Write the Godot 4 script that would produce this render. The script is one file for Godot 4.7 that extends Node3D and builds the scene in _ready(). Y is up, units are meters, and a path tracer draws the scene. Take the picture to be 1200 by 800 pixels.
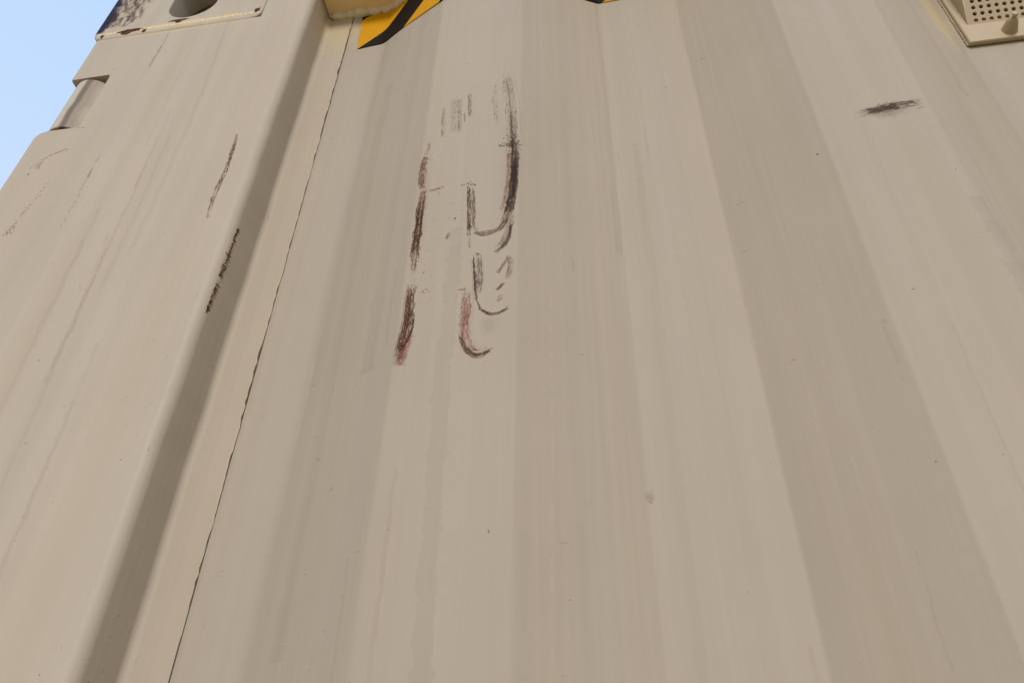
extends Node3D
# The upper rear corner of a cream shipping container, looked up at from about 40 cm.
# x runs along the container's side, y is up, z points out of the side wall; z = 0 is the recessed face of the corrugation.

const EYE := 2.02          # camera height; heights measured from the photograph are relative to it
const LEN := 6.05          # container length
const TOP := 2.896
const DEPTH := 0.036       # corrugation depth
const X_SPLIT := 0.662     # the measured stretch of panel ends here
const PANEL_SPAN := Vector2(0.76, 0.80)   # developed metres covered by the panel texture (across, up)
const PANEL_LOW := EYE + 0.04

var rng := RandomNumberGenerator.new()
var M := {}
var wobble := FastNoiseLite.new()


func _ready() -> void:
	# ---- camera, sky, sun, exposure
	var cam := Camera3D.new()
	cam.name = "camera"
	add_child(cam)
	cam.transform = Transform3D(Basis(Vector3(0.98755821, 0.01623234, -0.15641385), Vector3(0.08817119, 0.76644363, 0.6362311), Vector3(0.13020992, -0.64210644, 0.75547647)), Vector3(0.19903, EYE, 0.38879))
	cam.fov = 45.67
	cam.near = 0.02
	cam.far = 2000.0
	cam.current = true
	var env := Environment.new()
	env.background_mode = Environment.BG_SKY
	var sky_mat := ProceduralSkyMaterial.new()
	sky_mat.sky_top_color = Color(0.71, 0.84, 1.0)
	sky_mat.sky_horizon_color = Color(1.0, 0.985, 0.96)
	sky_mat.sky_curve = 0.42
	sky_mat.sky_energy_multiplier = 0.84
	sky_mat.ground_bottom_color = Color(0.42, 0.38, 0.33)
	sky_mat.ground_horizon_color = Color(0.60, 0.57, 0.52)
	sky_mat.sun_angle_max = 60.0
	sky_mat.sun_curve = 0.15
	var sky := Sky.new()
	sky.sky_material = sky_mat
	env.sky = sky
	env.tonemap_mode = Environment.TONE_MAPPER_LINEAR
	env.tonemap_exposure = 1.5
	env.sdfgi_enabled = true
	env.ssao_enabled = true
	env.ssil_enabled = true
	var we := WorldEnvironment.new()
	we.name = "daylight"
	we.environment = env
	add_child(we)
	var sun := DirectionalLight3D.new()
	sun.name = "sun"
	sun.light_energy = 0.5
	sun.light_color = Color(1.0, 0.972, 0.985)
	sun.light_angular_distance = 18.0
	sun.shadow_enabled = true
	add_child(sun)
	sun.look_at_from_position(Vector3(0.8, 5.2, 9.0), Vector3.ZERO)   # a sun veiled by thin bright cloud, in front of the wall and almost square to it

	rng.seed = 77
	wobble.seed = 5
	wobble.frequency = 1.0
	make_materials()

	# ---- setting
	var ground := finish(sheet(Vector3(-300, 0, -300), Vector3(600, 0, 0), Vector3(0, 0, 600), 4), M.ground)
	ground.name = "ground"
	add_child(ground, true)
	ground.set_meta("kind", "structure")
	ground.set_meta("label", "pale gravelly concrete yard under the container")

	# ---- the container
	var box := Node3D.new()
	box.name = "shipping_container"
	add_child(box)
	box.set_meta("label", "weathered cream corrugated steel shipping container seen from below its upper rear corner")
	box.set_meta("category", "shipping container")
	build_side(box)
	build_post(box)
	build_casting(box)
	build_hinge(box)
	build_rails(box)
	build_tape(box)
	build_vent(box)
	build_shell(box)


# ------------------------------------------------------------------ mesh helpers

class Buf:
	var v := PackedVector3Array()
	var uv := PackedVector2Array()
	func tri(a: Vector3, b: Vector3, c: Vector3, ua := Vector2.ZERO, ub := Vector2.ZERO, uc := Vector2.ZERO) -> void:
		if (b - a).cross(c - a).length_squared() < 1e-18:
			return
		v.append(a); v.append(b); v.append(c)
		uv.append(ua); uv.append(ub); uv.append(uc)
	func quad(a: Vector3, b: Vector3, c: Vector3, d: Vector3, ua := Vector2.ZERO, ub := Vector2.ZERO, uc := Vector2.ZERO, ud := Vector2.ZERO) -> void:
		tri(a, b, c, ua, ub, uc)
		tri(a, c, d, ua, uc, ud)
	# rows[j][i]: seen from the front, i runs to the right and j runs up
	func grid(rows: Array, uvs: Array = []) -> void:
		for j in rows.size() - 1:
			var lo: PackedVector3Array = rows[j]
			var hi: PackedVector3Array = rows[j + 1]
			var n := lo.size() - 1
			if uvs.is_empty():
				for i in n:
					quad(lo[i], hi[i], hi[i + 1], lo[i + 1])
			else:
				var ul: PackedVector2Array = uvs[j]
				var uh: PackedVector2Array = uvs[j + 1]
				for i in n:
					quad(lo[i], hi[i], hi[i + 1], lo[i + 1], ul[i], uh[i], uh[i + 1], ul[i + 1])


# Normals are shared by the faces round a point that lie within «crease» degrees of one another.
func finish(b: Buf, m: Material, crease := 38.0) -> MeshInstance3D:
	var n := b.v.size()
	var faces := PackedVector3Array()
	faces.resize(n / 3)
	var at := {}
	for t in n / 3:
		var k := t * 3
		faces[t] = (b.v[k + 2] - b.v[k]).cross(b.v[k + 1] - b.v[k])
		for c in 3:
			var p := b.v[k + c]
			var key := Vector3i(roundi(p.x * 4e4), roundi(p.y * 4e4), roundi(p.z * 4e4))
			if at.has(key):
				at[key].append(t)
			else:
				at[key] = PackedInt32Array([t])
	var normals := PackedVector3Array()
	normals.resize(n)
	var limit := cos(deg_to_rad(crease))
	for t in n / 3:
		var own := faces[t].normalized()
		for c in 3:
			var p := b.v[t * 3 + c]
			var key := Vector3i(roundi(p.x * 4e4), roundi(p.y * 4e4), roundi(p.z * 4e4))
			var sum := Vector3.ZERO
			for o: int in at[key]:
				if faces[o].normalized().dot(own) >= limit:
					sum += faces[o]
			normals[t * 3 + c] = sum.normalized() if sum.length_squared() > 0.0 else own
	var tangents := PackedFloat32Array()
	tangents.resize(n * 4)
	for k in n:
		var tx := Vector3.UP.cross(normals[k])
		tx = tx.normalized() if tx.length_squared() > 1e-6 else Vector3.RIGHT
		tangents[k * 4] = tx.x
		tangents[k * 4 + 1] = tx.y
		tangents[k * 4 + 2] = tx.z
		tangents[k * 4 + 3] = 1.0
	var arrays := []
	arrays.resize(Mesh.ARRAY_MAX)
	arrays[Mesh.ARRAY_VERTEX] = b.v
	arrays[Mesh.ARRAY_NORMAL] = normals
	arrays[Mesh.ARRAY_TANGENT] = tangents
	arrays[Mesh.ARRAY_TEX_UV] = b.uv
	var mesh := ArrayMesh.new()
	mesh.add_surface_from_arrays(Mesh.PRIMITIVE_TRIANGLES, arrays)
	mesh.surface_set_material(0, m)
	var o := MeshInstance3D.new()
	o.mesh = mesh
	return o


func part(called: String, b: Buf, m: Material, parent: Node, label := "", crease := 38.0) -> MeshInstance3D:
	var o := finish(b, m, crease)
	o.name = called
	parent.add_child(o, true)
	if label:
		o.set_meta("label", label)
	return o


func sheet(at: Vector3, right: Vector3, up: Vector3, n: int) -> Buf:
	var b := Buf.new()
	for j in n:
		for i in n:
			var p := at + right * (float(i) / n) + up * (float(j) / n)
			b.quad(p, p + right / n, p + right / n + up / n, p + up / n)
	return b


# A box with chamfered edges.
func bevel_box(b: Buf, lo: Vector3, hi: Vector3, r: float) -> void:
	var mid := (lo + hi) / 2.0
	var h := (hi - lo) / 2.0
	var inner := h - Vector3.ONE * r
	for axis in 3:
		for s: float in [-1.0, 1.0]:
			var u := (axis + 1) % 3
			var w := (axis + 2) % 3
			var c: Array[Vector3] = []
			for k: Vector2 in [Vector2(-1, -1), Vector2(1, -1), Vector2(1, 1), Vector2(-1, 1)]:
				var p := Vector3.ZERO
				p[axis] = s * h[axis]
				p[u] = k.x * inner[u]
				p[w] = k.y * inner[w]
				c.append(mid + p)
			face_out(b, c, mid)
	for axis in 3:
		var u := (axis + 1) % 3
		var w := (axis + 2) % 3
		for su: float in [-1.0, 1.0]:
			for sw: float in [-1.0, 1.0]:
				var c: Array[Vector3] = []
				for k: Vector2 in [Vector2(-1, 0), Vector2(1, 0), Vector2(1, 1), Vector2(-1, 1)]:
					var p := Vector3.ZERO
					p[axis] = k.x * inner[axis]
					p[u] = su * (h[u] if k.y == 0 else inner[u])
					p[w] = sw * (inner[w] if k.y == 0 else h[w])
					c.append(mid + p)
				face_out(b, c, mid)
	for sx: float in [-1.0, 1.0]:
		for sy: float in [-1.0, 1.0]:
			for sz: float in [-1.0, 1.0]:
				var s := Vector3(sx, sy, sz)
				var a := mid + s * Vector3(h.x, inner.y, inner.z)
				var d := mid + s * Vector3(inner.x, h.y, inner.z)
				var e := mid + s * Vector3(inner.x, inner.y, h.z)
				if (d - a).cross(e - a).dot(s) > 0.0:
					b.tri(a, e, d)
				else:
					b.tri(a, d, e)


func face_out(b: Buf, c: Array[Vector3], mid: Vector3) -> void:
	if (c[1] - c[0]).cross(c[2] - c[0]).dot(c[0] - mid) > 0.0:
		b.quad(c[0], c[3], c[2], c[1])
	else:
		b.quad(c[0], c[1], c[2], c[3])


# Closed loops of equal length; the outside is to the right of the direction base -> tip when loops run counter-clockwise seen from the tip.
func loft(b: Buf, loops: Array, uvs: Array = []) -> void:
	for j in loops.size() - 1:
		var lo: PackedVector3Array = loops[j]
		var hi: PackedVector3Array = loops[j + 1]
		for i in lo.size():
			var k := (i + 1) % lo.size()
			if uvs.is_empty():
				b.quad(lo[i], hi[i], hi[k], lo[k])
			else:
				b.quad(lo[i], hi[i], hi[k], lo[k], uvs[j][i], uvs[j + 1][i], uvs[j + 1][k], uvs[j][k])


func lathe(b: Buf, base: Vector3, axis: Vector3, profile: Array, n := 32) -> void:   # profile: Vector2(radius, along)
	var x := axis.cross(Vector3(0.31, 0.17, 0.93)).normalized()
	var y := axis.cross(x)
	var loops := []
	var uvs := []
	for p: Vector2 in profile:
		var l := PackedVector3Array()
		var u := PackedVector2Array()
		for i in n:
			var a := TAU * i / n
			l.append(base + axis * p.y + (x * cos(a) + y * sin(a)) * p.x)
			u.append(Vector2(float(i) / n, p.y * 8.0))
		loops.append(l)
		uvs.append(u)
	loft(b, loops, uvs)


# A run of weld metal: an uneven bead with overlapping ripples.
func bead(b: Buf, path: PackedVector3Array, out: Vector3, r: float, seed_: int, lump := 0.35) -> void:
	var rows := []
	var lengths := PackedFloat32Array([0.0])
	for i in path.size() - 1:
		lengths.append(lengths[i] + path[i].distance_to(path[i + 1]))
	var total := lengths[-1]
	var steps := maxi(12, int(total / (r * 0.22)))
	for j in steps + 1:
		var s := total * j / steps
		var k := 0
		while k < path.size() - 2 and lengths[k + 1] < s:
			k += 1
		var t := (s - lengths[k]) / maxf(lengths[k + 1] - lengths[k], 1e-6)
		var p := path[k].lerp(path[k + 1], t)
		var along := (path[k + 1] - path[k]).normalized()
		var side := along.cross(out).normalized()
		var ripple := absf(sin(s / (r * 2.4) * PI + 1.3 * wobble.get_noise_2d(s / r * 0.6, seed_)))
		var rr := r * (0.78 + 0.28 * ripple + lump * wobble.get_noise_2d(s / r * 0.45, seed_ + 30.5))
		if j < 3 or j > steps - 3:
			rr *= 0.35 + 0.2 * minf(j, steps - j)
		p += side * r * 0.35 * wobble.get_noise_2d(s / r * 0.3, seed_ + 60.5)
		var row := PackedVector3Array()
		for i in 11:
			var a := lerpf(-1.9, 1.9, i / 10.0)
			row.append(p + (out * cos(a) + side * sin(a)) * rr * (1.0 + 0.10 * wobble.get_noise_3d(s / r * 1.2, i * 0.35, seed_)))
		rows.append(row)
	b.grid(rows)


# Corner points in plan (x, z), each rounded by its radius. Equal numbers of points come out for equal input.
func rounded(corners: Array, radii: Array, segs := 6) -> PackedVector2Array:
	var out := PackedVector2Array()
	for i in corners.size():
		var p: Vector2 = corners[i]
		var r: float = radii[i]
		if i == 0 or i == corners.size() - 1 or r <= 0.0:
			out.append(p)
			continue
		var a: Vector2 = (corners[i - 1] - p).normalized()
		var c: Vector2 = (corners[i + 1] - p).normalized()
		var half := acos(clampf(a.dot(c), -1.0, 1.0)) / 2.0
		var cut := r / tan(half)
		var centre := p + (a + c).normalized() * (r / sin(half))
		var from := p + a * cut - centre
		var turn := from.angle_to(p + c * cut - centre)
		for k in segs + 1:
			out.append(centre + from.rotated(turn * k / segs))
	return out


func corrugation(from: float, to: float, bend := 0.0065, segs := 6) -> PackedVector2Array:
	var c: Array = [Vector2(from, level(from))]
	var r: Array = [0.0]
	var x0 := floorf(from / 0.278) * 0.278
	while x0 < to:
		for k: Vector2 in [Vector2(0, 0), Vector2(0.068, DEPTH), Vector2(0.140, DEPTH), Vector2(0.208, 0)]:
			var x := x0 + k.x
			if x > from + 0.012 and x < to - 0.012:
				c.append(Vector2(x, k.y))
				r.append(bend * (2.2 if x < 0.01 else 1.0))
		x0 += 0.278
	c.append(Vector2(to, level(to)))
	r.append(0.0)
	return rounded(c, r, segs)


func level(x: float) -> float:
	var t := fposmod(x, 0.278)
	if t < 0.068:
		return DEPTH * t / 0.068
	if t < 0.140:
		return DEPTH
	if t < 0.208:
		return DEPTH * (0.208 - t) / 0.068
	return 0.0


func up(a: float, b: float, step: float) -> PackedFloat32Array:
	var n := maxi(1, roundi((b - a) / step))
	var out := PackedFloat32Array()
	for i in n + 1:
		out.append(lerpf(a, b, float(i) / n))
	return out


# ------------------------------------------------------------------ materials

func plain(albedo: Color, rough: float, linear := true) -> StandardMaterial3D:
	var m := StandardMaterial3D.new()
	m.albedo_color = albedo.linear_to_srgb() if linear else albedo
	m.roughness = rough
	return m


const CREAM := Color(0.362, 0.308, 0.229)    # linear


func noise_image(seed_: int, freq: float, w: int, h: int, octaves := 4) -> Image:
	var n := FastNoiseLite.new()
	n.seed = seed_
	n.frequency = freq
	n.noise_type = FastNoiseLite.TYPE_SIMPLEX_SMOOTH
	n.fractal_octaves = octaves
	var im := n.get_image(w, h, false, false, false)
	im.convert(Image.FORMAT_L8)
	return im


# Cream paint with run-down streaks: noise that is long upwards and narrow across.
func painted(w: int, h: int, seed_: int, strength := 1.0, lit_lift := 1.0) -> Image:  # the last argument lifts the base colour for stronger light
	var fine := noise_image(seed_, 0.09, w, 24, 3)
	fine.resize(w, h, Image.INTERPOLATE_CUBIC)
	var broad := noise_image(seed_ + 1, 0.011, w, 14, 4)
	broad.resize(w, h, Image.INTERPOLATE_CUBIC)
	var tint := noise_image(seed_ + 2, 0.012, w / 2, 40, 3)
	tint.resize(w, h, Image.INTERPOLATE_CUBIC)
	var cloud := noise_image(seed_ + 3, 0.02, 160, 160, 5)
	cloud.resize(w, h, Image.INTERPOLATE_CUBIC)
	var f := fine.get_data()
	var g := broad.get_data()
	var t := tint.get_data()
	var c := cloud.get_data()
	var base := (CREAM * lit_lift).linear_to_srgb()
	var out := PackedByteArray()
	out.resize(w * h * 3)
	var br := base.r * 255.0
	var bg := base.g * 255.0
	var bb := base.b * 255.0
	for i in w * h:
		var k := ((f[i] - 128) * 0.011 + (g[i] - 128) * 0.030 + (c[i] - 128) * 0.022) * strength
		var q := (t[i] - 128) * 0.014 * strength
		out[i * 3] = clampi(int(br + k + q), 0, 255)
		out[i * 3 + 1] = clampi(int(bg + k), 0, 255)
		out[i * 3 + 2] = clampi(int(bb + k - q * 0.8), 0, 255)
	return Image.create_from_data(w, h, false, Image.FORMAT_RGB8, out)


class Pen:
	var im: Image
	var low: Vector2          # mm at the lower left corner
	var per := Vector2.ONE    # pixels per mm
	var rng: RandomNumberGenerator
	var noise := FastNoiseLite.new()
	var wide := 1.0
	func _init(image: Image, lower: Vector2, span: Vector2, r: RandomNumberGenerator) -> void:
		im = image
		low = lower
		per = Vector2(im.get_width() / span.x, im.get_height() / span.y)
		rng = r
		noise.frequency = 1.0
	func dot(p: Vector2, c: Color, a: float) -> void:
		var q := (p - low) * per
		var x := int(q.x)
		var y := im.get_height() - 1 - int(q.y)
		if x < 0 or y < 0 or x >= im.get_width() or y >= im.get_height():
			return
		im.set_pixel(x, y, im.get_pixel(x, y).lerp(c, clampf(a, 0.0, 1.0)))
	func blot(p: Vector2, r: float, c: Color, a: float) -> void:     # an uneven spot of radius r mm
		var n := int(r * maxf(per.x, per.y)) + 1
		for j in range(-n, n + 1):
			for i in range(-n, n + 1):
				var d := Vector2(i / per.x, j / per.y)
				var edge := r * (0.75 + 0.5 * noise.get_noise_2d((p.x + d.x) / r * 0.9, (p.y + d.y) / r * 0.9))
				var k := clampf((edge - d.length()) / (r * 0.3 + 0.2) + 0.3, 0.0, 1.0)
				if k > 0.0:
					dot(p + d, c, a * k)
	# Soft stain: fades smoothly from its middle
	func stain(p: Vector2, r: Vector2, c: Color, a: float) -> void:
		var nx := int(r.x * per.x) + 1
		var ny := int(r.y * per.y) + 1
		for j in range(-ny, ny + 1):
			for i in range(-nx, nx + 1):
				var d := Vector2(i / per.x, j / per.y)
				var k := 1.0 - Vector2(d.x / r.x, d.y / r.y).length() + 0.35 * noise.get_noise_2d((p.x + d.x) * 0.12, (p.y + d.y) * 0.12)
				if k > 0.0:
					dot(p + d, c, a * smoothstep(0.0, 0.8, k))
	func spline(flat: Array) -> PackedVector2Array:
		var pts := PackedVector2Array()
		for i in flat.size() / 2:
			pts.append(Vector2(flat[i * 2], flat[i * 2 + 1]))
		var curve := Curve2D.new()
		for i in pts.size():
			var tangent := (pts[mini(i + 1, pts.size() - 1)] - pts[maxi(i - 1, 0)]) / 6.0
			curve.add_point(pts[i], -tangent if i else Vector2.ZERO, tangent if i < pts.size() - 1 else Vector2.ZERO)
		curve.bake_interval = 0.25
		return curve.get_baked_points()
	# Something dragged along the paint: many thin broken lines side by side.
	func scrape(flat: Array, width: float, colors: Array, lines: int, cover: float, a: float, rough := 0.35) -> void:
		var p := spline(flat)
		var n := p.size()
		if n < 3:
			return
		# a thin smear under the scratches
		if wide > 1.2:
			for k in int(lines * 0.7):
				var off := rng.randfn(0.0, 0.27) * width * wide
				var c: Color = colors[rng.randi() % colors.size()]
				for i in range(int(n * rng.randf() * 0.15), int(n * (1.0 - rng.randf() * 0.15))):
					var dir := (p[mini(i + 2, n - 1)] - p[maxi(i - 2, 0)]).normalized()
					dot(p[i] + Vector2(-dir.y, dir.x) * off, c, 0.08 * a)
		for k in int(lines * (wide if wide < 1.2 else wide * 0.72)):
			var off := rng.randf_range(-0.5, 0.5) * width * wide
			var c: Color = colors[rng.randi() % colors.size()]
			var from := int(n * rng.randf() * 0.22)
			var to := int(n * (1.0 - rng.randf() * 0.22))
			var seed_ := rng.randf() * 900.0
			var own := a * pow(rng.randf_range(0.3, 1.0), 1.15)
			var sway := rng.randf_range(0.3, 1.6)
			if rng.randf() < 0.10:
				off *= rng.randf_range(1.0, 1.6)
			for i in range(from, to):
				var gap := noise.get_noise_2d(i * 0.028, seed_) * 0.75 + noise.get_noise_2d(i * rough, seed_ + 50.0) * 0.35
				if gap < 0.50 - cover or rng.randf() < 0.05:
					continue
				var dir := (p[mini(i + 2, n - 1)] - p[maxi(i - 2, 0)]).normalized()
				var side := Vector2(-dir.y, dir.x)
				var o := off * (0.85 + 0.4 * noise.get_noise_2d(i * 0.012, 7.0)) + sway * noise.get_noise_2d(i * 0.03, seed_ + 9.0)
				dot(p[i] + side * o, c, own * clampf(0.42 + gap, 0.12, 0.92))
	# Flaked patches with ragged edges along a path
	func flake(flat: Array, width: float, colors: Array, count: int, a: float) -> void:
		var p := spline(flat)
		for k in count:
			var q := p[rng.randi() % p.size()] + Vector2(rng.randfn(0, 0.3), rng.randfn(0, 0.2)) * width * wide
			blot(q, rng.randf_range(0.2, 0.75) * sqrt(wide), colors[rng.randi() % colors.size()], a * rng.randf_range(0.4, 1.0))
	func run_down(flat: Array, width: float, c: Color, a: float) -> void:    # a thin dirty run
		var p := spline(flat)
		for i in p.size():
			var t := float(i) / p.size()
			var w := width * (0.5 + 0.6 * absf(noise.get_noise_2d(i * 0.01, 3.3)))
			var o := 1.5 * noise.get_noise_2d(i * 0.006, flat[0])
			var x := -w
			while x < w:
				dot(p[i] + Vector2(x + o, 0), c, a * 0.30 * (1.0 - absf(x) / w) * smoothstep(0.0, 0.35, minf(t, 1.0 - t)) * (0.7 + 0.6 * noise.get_noise_2d(i * 0.02, 9.0)))
				x += 0.5 / per.x
	func specks(from: Vector2, to: Vector2, count: int, colors: Array) -> void:
		for k in count:
			var p := Vector2(rng.randf_range(from.x, to.x), rng.randf_range(from.y, to.y))
			var c: Color = colors[rng.randi() % colors.size()]
			if rng.randf() < 0.08:
				var d := Vector2(rng.randfn(0, 1), rng.randfn(0, 1.6))
				for i in 8:
					dot(p + d * i * 0.25, c, rng.randf_range(0.2, 0.7))
			else:
				blot(p, rng.randf_range(0.15, 0.5), c, rng.randf_range(0.3, 0.9))


const DARK := Color(0.12, 0.065, 0.020)
const SOOT := Color(0.19, 0.160, 0.100)
const BROWN := Color(0.28, 0.160, 0.070)
const RED := Color(0.33, 0.125, 0.070)
const PINK := Color(0.50, 0.29, 0.235)
const GREY := Color(0.37, 0.31, 0.26)
const RUST := Color(0.28, 0.12, 0.055)
const YELLOW := Color(0.79, 0.70, 0.49)


func make_materials() -> void:
	# fine relief of sprayed paint on rolled steel
	var peel := noise_image(31, 0.06, 1024, 1024, 3)
	var lines := noise_image(32, 0.05, 1024, 40, 3)
	lines.resize(1024, 1024, Image.INTERPOLATE_CUBIC)
	peel.convert(Image.FORMAT_RGBA8)
	lines.convert(Image.FORMAT_RGBA8)
	var mask := Image.create(1024, 1024, false, Image.FORMAT_RGBA8)
	mask.fill(Color(1, 1, 1, 0.5))
	peel.blend_rect_mask(lines, mask, Rect2i(0, 0, 1024, 1024), Vector2i.ZERO)
	peel.bump_map_to_normal_map(1.2)
	var peel_tex := ImageTexture.create_from_image(peel)
	var gloss := noise_image(33, 0.02, 512, 24, 4)
	gloss.resize(512, 512, Image.INTERPOLATE_CUBIC)
	gloss.adjust_bcs(1.0, 0.35, 1.0)
	var gloss_tex := ImageTexture.create_from_image(gloss)

	# ---- the panel in view
	var im := painted(2048, 2048, 100)
	var pen := Pen.new(im, Vector2(0, 40), PANEL_SPAN * 1000.0, rng)
	pen.wide = 1.5
	var dk := [DARK, DARK, BROWN]
	var dr := [DARK, DARK, BROWN, BROWN, RED]
	# the left upright
	pen.scrape([121, 501, 119.5, 484], 3.0, [BROWN, GREY], 9, 0.42, 0.55)
	pen.scrape([119.6, 486, 118.3, 476, 119, 452, 121, 446], 3.6, [RED, RED, BROWN, DARK], 22, 0.50, 0.75)
	pen.flake([119.4, 482, 118.6, 474, 119, 462], 3.2, [RED, BROWN], 30, 0.65)
	pen.scrape([121.3, 447, 120.2, 425, 120.5, 408, 120.1, 391, 120.5, 373], 3.6, dr, 34, 0.55, 0.85)
	pen.flake([120.8, 446, 120.5, 438], 3.0, [RED, BROWN], 14, 0.7)
	pen.flake([120.2, 398, 120.2, 386], 2.6, [RED], 26, 0.8)
	pen.scrape([120.4, 378, 121, 365], 2.6, dr, 10, 0.35, 0.7)
	pen.scrape([120.2, 355, 120.7, 337, 120.5, 319, 118.4, 300, 118.6, 290], 4.4, dr, 40, 0.50, 0.8)
	pen.scrape([124, 331, 124.3, 317, 121.2, 306, 118.3, 299], 1.1, [DARK], 9, 0.7, 0.95)
	pen.scrape([123.6, 314, 122.4, 304, 120.4, 294, 118.8, 289], 3.8, [RED, PINK, PINK, BROWN], 30, 0.48, 0.7)
	pen.flake([121.5, 299, 119.4, 290], 3.0, [RED, PINK], 16, 0.6)
	pen.scrape([124.8, 444, 130, 445, 135.4, 447], 2.2, [DARK, RED], 6, 0.40, 0.8)
	pen.flake([126, 444.5, 131, 445.5, 135.4, 447], 1.3, [DARK, RED], 9, 0.8)
	pen.flake([123, 354, 126, 349, 131, 345], 1.5, [BROWN], 12, 0.7)
	# the faint upper rubs
	pen.scrape([128.4, 545, 130.5, 503], 2.8, [BROWN, GREY], 9, 0.44, 0.75, 0.6)
	pen.scrape([137.6, 555, 139, 530, 140.9, 507], 5.4, [BROWN, GREY], 20, 0.38, 0.65, 0.6)
	pen.scrape([147.7, 561, 150.1, 524], 2.2, [BROWN, DARK], 7, 0.44, 0.75, 0.6)
	pen.scrape([145, 535, 146, 520], 1.6, [BROWN], 4, 0.40, 0.6, 0.6)
	pen.scrape([167.7, 567, 169.4, 540, 171, 510], 2.6, [GREY, BROWN], 5, 0.40, 0.6)
	# the right upright and its hooks
	pen.scrape([176, 582, 180, 551, 182.2, 522, 183, 501, 183.8, 487], 6.2, [BROWN, GREY, GREY], 20, 0.42, 0.62)
	pen.scrape([182.4, 530, 183.2, 505, 183.8, 486], 3.0, [BROWN, DARK], 14, 0.5, 0.8)
	pen.flake([183.3, 496, 183.8, 482], 4.4, dk, 60, 0.8)
	pen.flake([174, 486, 188.5, 486], 4.0, dk, 44, 0.75)
	pen.flake([183.3, 498, 183.8, 474], 6.0, dk, 90, 0.75)
	pen.scrape([175, 486, 188.5, 486], 4.4, dk, 14, 0.40, 0.7)
	pen.scrape([184.6, 492, 185.4, 468, 184.3, 436, 182, 415, 178, 403], 3.8, [DARK, DARK, DARK, BROWN], 46, 0.62, 0.92)
	pen.scrape([181.2, 485, 181.6, 455, 180.0, 430, 177, 412], 2.6, [BROWN, PINK], 16, 0.45, 0.6)
	pen.scrape([185.8, 470, 185.4, 445, 184.4, 425], 2.2, [DARK], 22, 0.75, 0.9)
	pen.scrape([182.1, 411, 176.7, 398, 166, 393.8, 158, 397.5], 3.0, [BROWN, DARK], 17, 0.50, 0.75)
	pen.scrape([184, 412, 180.4, 389, 174, 377], 3.6, [BROWN, GREY], 15, 0.42, 0.7)
	pen.scrape([184.0, 403, 181.4, 385, 173.0, 374], 1.6, [DARK], 12, 0.65, 0.9)
	pen.scrape([183, 371, 180.2, 366, 175.6, 356], 1.3, [DARK, BROWN], 7, 0.6, 0.85)
	pen.scrape([183.4, 371, 183.8, 361, 182.2, 350], 3.2, [BROWN, GREY], 13, 0.45, 0.75)
	pen.scrape([180.4, 347.5, 177.5, 343.8, 175.3, 341.5], 1.6, [DARK, BROWN], 9, 0.6, 0.85)
	pen.scrape([179.5, 338.5, 175.7, 335], 1.2, [BROWN], 4, 0.5, 0.7)
	pen.scrape([179.8, 335.0, 176.2, 331.8], 1.0, [BROWN], 4, 0.5, 0.7)
	# the middle uprights
	pen.scrape([153.2, 446, 154.3, 430, 155.6, 403, 156.2, 392], 2.0, dk, 12, 0.55, 0.85)
	pen.scrape([156.4, 443, 158, 420, 158.7, 405, 162.6, 396], 2.2, [BROWN, DARK], 9, 0.50, 0.8)
	pen.scrape([156.4, 392, 157, 381], 1.2, dk, 4, 0.45, 0.8)
	pen.flake([149, 446, 155, 448, 156.5, 444], 2.2, dk, 22, 0.8)
	pen.scrape([159.6, 375, 160.9, 358, 162.5, 341, 165.4, 329], 1.5, dk, 9, 0.6, 0.9)
	pen.scrape([163.5, 374, 164.4, 352, 163.9, 339], 2.6, [GREY, DARK], 18, 0.55, 0.75)
	pen.flake([158.5, 375, 162, 375.5, 165, 373.5], 1.3, dk, 10, 0.8)
	pen.flake([165, 331.5, 165.8, 327.5], 1.2, [DARK], 10, 0.9)
	pen.scrape([165.6, 328.4, 171.4, 323, 178.6, 323.2, 184, 326.6], 1.9, dk, 12, 0.58, 0.85)
	pen.scrape([155.6, 347, 157.3, 331, 156.6, 314, 159.4, 300, 164, 294, 174, 296], 4.4, [PINK, PINK, RED, BROWN], 26, 0.42, 0.55)
	pen.scrape([154.4, 312, 156.8, 301, 162.5, 293, 168, 292, 174.5, 296.5], 2.4, [BROWN, DARK], 15, 0.52, 0.75)
	pen.scrape([158.5, 332, 157.8, 315, 160.5, 302], 3.4, [PINK], 18, 0.5, 0.5)
	pen.scrape([150.8, 345.2, 157, 345], 1.4, dk, 5, 0.5, 0.8)
	pen.scrape([142.6, 399, 140.9, 392.4], 1.3, [DARK, GREY], 6, 0.65, 0.85)
	pen.flake([145.5, 412.5, 145.9, 411.5], 0.6, [DARK], 5, 0.9)
	pen.specks(Vector2(122, 340), Vector2(136, 420), 30, [BROWN, DARK])
	pen.specks(Vector2(140, 395), Vector2(152, 430), 22, [BROWN, DARK])
	pen.specks(Vector2(157, 300), Vector2(186, 330), 8, [GREY])
	pen.stain(Vector2(172, 314), Vector2(8, 9), GREY, 0.10)
	pen.stain(Vector2(182, 450), Vector2(8, 60), GREY, 0.12)
	pen.stain(Vector2(121, 420), Vector2(6, 70), BROWN, 0.08)
	# the black rub on the right
	pen.wide = 1.0
	pen.stain(Vector2(456, 473), Vector2(19, 9), GREY, 0.28)
	pen.scrape([436, 473, 448, 474.5, 456, 476.2, 464, 478, 482, 478.6], 9.0, [SOOT, GREY, GREY], 70, 0.44, 0.5, 0.1)
	pen.scrape([443, 475, 456, 476.8, 466, 478.2], 7.0, [SOOT, SOOT, BROWN], 90, 0.58, 0.72, 0.12)
	pen.flake([452, 480, 458, 481.5, 464, 480], 4.5, [SOOT], 50, 0.7)
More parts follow.
